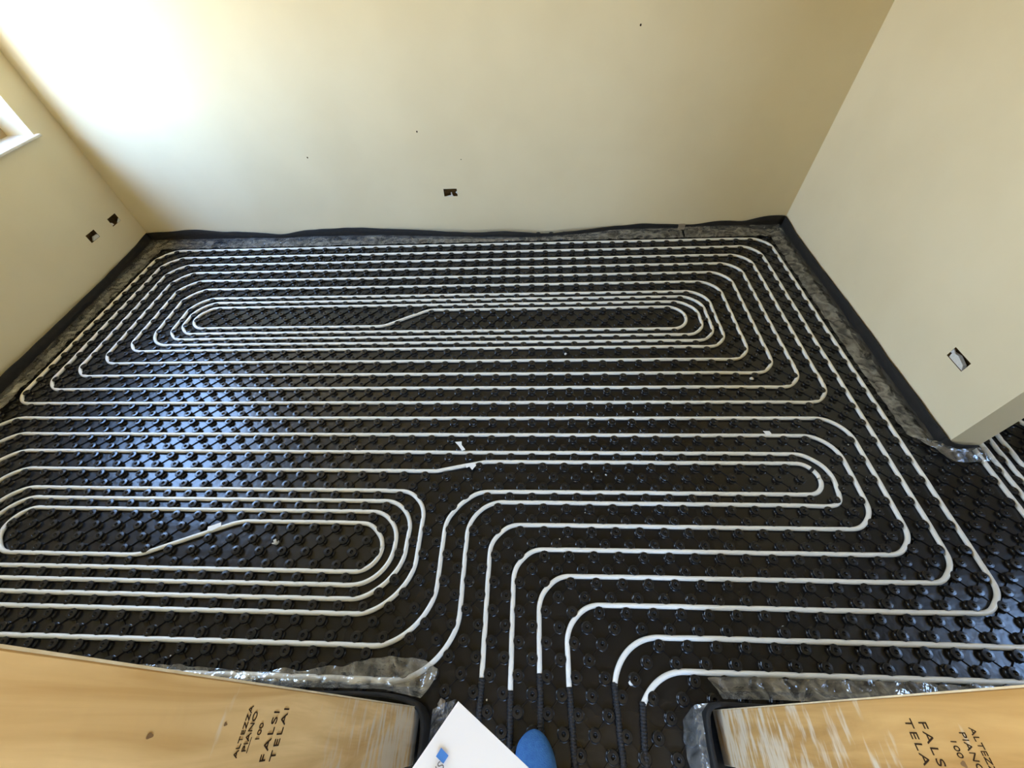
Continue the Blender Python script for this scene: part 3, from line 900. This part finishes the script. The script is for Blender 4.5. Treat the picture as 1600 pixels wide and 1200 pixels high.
def scrap(name, pts, z, label, cat, m=M_LABEL, tilt=0.0):
    n = len(pts)
    v = [W(x, y, z + tilt * i) for i, (x, y) in enumerate(pts)] + [W(x, y, z + tilt * i + .03) for i, (x, y) in enumerate(pts)]
    f = [tuple(range(n))[::-1], tuple(range(n, 2 * n))] + [(i, (i + 1) % n, (i + 1) % n + n, i + n) for i in range(n)]
    return tag(link(name, v, f, m), label, cat)


scrap('paper_scrap', [(48.45, -35.0), (49.1, -34.95), (49.15, -35.35), (49.55, -35.85), (49.25, -36.0), (48.85, -35.45)], .28, 'torn white paper scrap lying on studs near the floor centre', 'scrap', tilt=.01)
scrap('tape_flag', [(49.7, -37.35), (50.5, -37.2), (50.75, -37.45), (50.4, -37.95), (50.1, -37.6), (49.85, -37.75)], .18, 'small torn white tape on the pipe bend near the floor centre', 'tape')
scrap('tape_flag', [(27.6, -43.6), (28.6, -43.2), (28.75, -43.55), (28.1, -43.95), (27.7, -44.0)], .18, 'small white tape flag on the slanting pipe at lower left', 'tape')
scrap('tape_flag', [(78.3, -33.6), (78.9, -33.62), (79.0, -33.95), (78.5, -34.1)], .18, 'small white tape flag on a straight pipe at right', 'tape')


def clip(x, y, ang_, label):
    Q = [W(x + math.cos(ang_) * t, y + math.sin(ang_) * t, .0) for t in (-.13, -.06, .06, .13)]
    V, F = sweep(Q, .215 * U, 14)
    o = link('pipe_clip', V, F, M_SLEEVE, None, True)
    return tag(o, label, 'clip')


clip(81.25, -37.62, math.radians(-48), 'black clip ringing the pipe at the right end of the middle coil')
clip(8.9, -43.2, math.radians(60), 'black clip ringing the pipe at the far left of the lower spiral')

# ------------------------------------------------------------------ sheet of paper held into view
zp = 24.0


def pp(u, v):   # paper corner at the tip; u along the right edge, v along the left edge (grid steps)
    a = Vector((1.205, -.79)).normalized(); b = Vector((-.77, -1.03)).normalized()
    # square the two directions
    b = Vector((-abs(a.y), -a.x)) if False else b
    return Vector((54.56, -55.47)) + a * u + b * v


def pz(u, v): return zp - .012 * v


pv = []; pf = []
nu_, nv_ = 10, 14
for j in range(nv_ + 1):
    for i in range(nu_ + 1):
        q = pp(4.2 * i / nu_, 5.94 * j / nv_); pv.append(W(q.x, q.y, pz(4.2 * i / nu_, 5.94 * j / nv_)))
for j in range(nv_):
    for i in range(nu_):
        a = j * (nu_ + 1) + i; pf.append((a, a + nu_ + 1, a + nu_ + 2, a + 1))
paper = link('paper_sheet', pv, pf, M_PAPER, None, False)
so = paper.modifiers.new('thick', 'SOLIDIFY'); so.thickness = .0012
tag(paper, 'white sheet with a small blue square logo pointing in at the bottom edge', 'paper')
# logo square and lettering beside the left edge
lg = [(54.31, -56.20), (54.47, -56.31), (54.385, -56.43), (54.225, -56.33)]
link('logo_square', [W(x, y, zp + .025) for x, y in lg], [(0, 1, 2, 3)], M_BLUEINK, paper)['label'] = 'blue square logo'
dirx = Vector((.80, 1.0)).normalized()      # reading direction, towards the square
base = Vector((54.375, -56.52))
mw = Matrix.Translation(W(base.x, base.y, zp + .03)) @ Matrix(((dirx.x, -dirx.y, 0, 0), (dirx.y, dirx.x, 0, 0), (0, 0, 1, 0), (0, 0, 0, 1)))
tm = text_mesh('S', .20 * U, M_GREYINK, paper, mw @ Matrix.Translation((-.02 * U, 0, 0)), 'printed_letter')
tm['label'] = 'grey letter S'
tm = text_mesh('V', .20 * U, M_GREYINK, paper, mw @ Matrix.Translation((-.155 * U, 0, 0)), 'printed_letter')
tm['label'] = 'grey letter V'

# ------------------------------------------------------------------ blue shoe
root = bpy.data.objects.new('blue_shoe', None); COL.objects.link(root)
root.location = W(56.1, -58.6, -.18)
tag(root, 'blue suede shoe toe beside the white sheet, standing on the mat', 'shoe')
secs = [(0.0, .05, .95, .62), (.10, .38, 1.05, .62), (.35, .66, 1.3, .60), (.75, .92, 1.55, .52), (1.3, 1.12, 1.8, .55), (2.0, 1.22, 2.1, .50), (2.8, 1.15, 2.5, .5),
        (3.6, 1.02, 2.9, .5), (4.4, .98, 2.9, .5), (5.1, .80, 2.8, .5), (5.5, .35, 2.6, .55), (5.56, .04, 2.4, .6)]
sv_ = []; sf_ = []; n = 20
for k, (d, hw, h, zc) in enumerate(secs):
    hw *= 1.1; cx = 56.14 + .02 * d
    for i in range(n):
        a = 2 * math.pi * i / n
        ca, sa = math.cos(a), math.sin(a)
        bump_l = .16 * math.exp(-((d - .62) / .28) ** 2) * max(0, -ca)
        x = cx + hw * math.copysign(abs(ca) ** .8, ca) - bump_l
        zz = .25 + (h - .25) * (.5 + .5 * math.copysign(abs(sa) ** .8, sa))
        sv_.append(W(x, -56.28 - d, zz) - root.location)
for k in range(len(secs) - 1):
    for i in range(n):
        a = k * n + i; b = k * n + (i + 1) % n; sf_.append((a, b, b + n, a + n))
sf_.append(tuple(range(n))); sf_.append(tuple(range((len(secs) - 1) * n, len(secs) * n))[::-1])
up = link('shoe_upper', sv_, sf_, M_SHOE, root, True)
up.modifiers.new('sub', 'SUBSURF').render_levels = 2
bm = bmesh.new(); bm.from_mesh(up.data); bmesh.ops.recalc_face_normals(bm, faces=bm.faces); bm.to_mesh(up.data); bm.free()
v = []; n = 0
out_ = [(.0, 0), (.3, .42), (.6, .75), (1.2, 1.08), (2.2, 1.2), (3.5, 1.0), (4.8, .92), (5.4, .5), (5.55, 0)]
poly = [(56.1 - .03 * d + w_, -56.3 - d) for d, w_ in out_] + [(56.1 - .03 * d - w_, -56.3 - d) for d, w_ in out_[-2:0:-1]]
n = len(poly)
v = [W(x, y, .27) - root.location for x, y in poly] + [W(x, y, .55) - root.location for x, y in poly]
f = [tuple(range(n)), tuple(range(n, 2 * n))[::-1]] + [(i, (i + 1) % n, (i + 1) % n + n, i + n) for i in range(n)]
link('shoe_sole', v, f, M_SOLE, root)
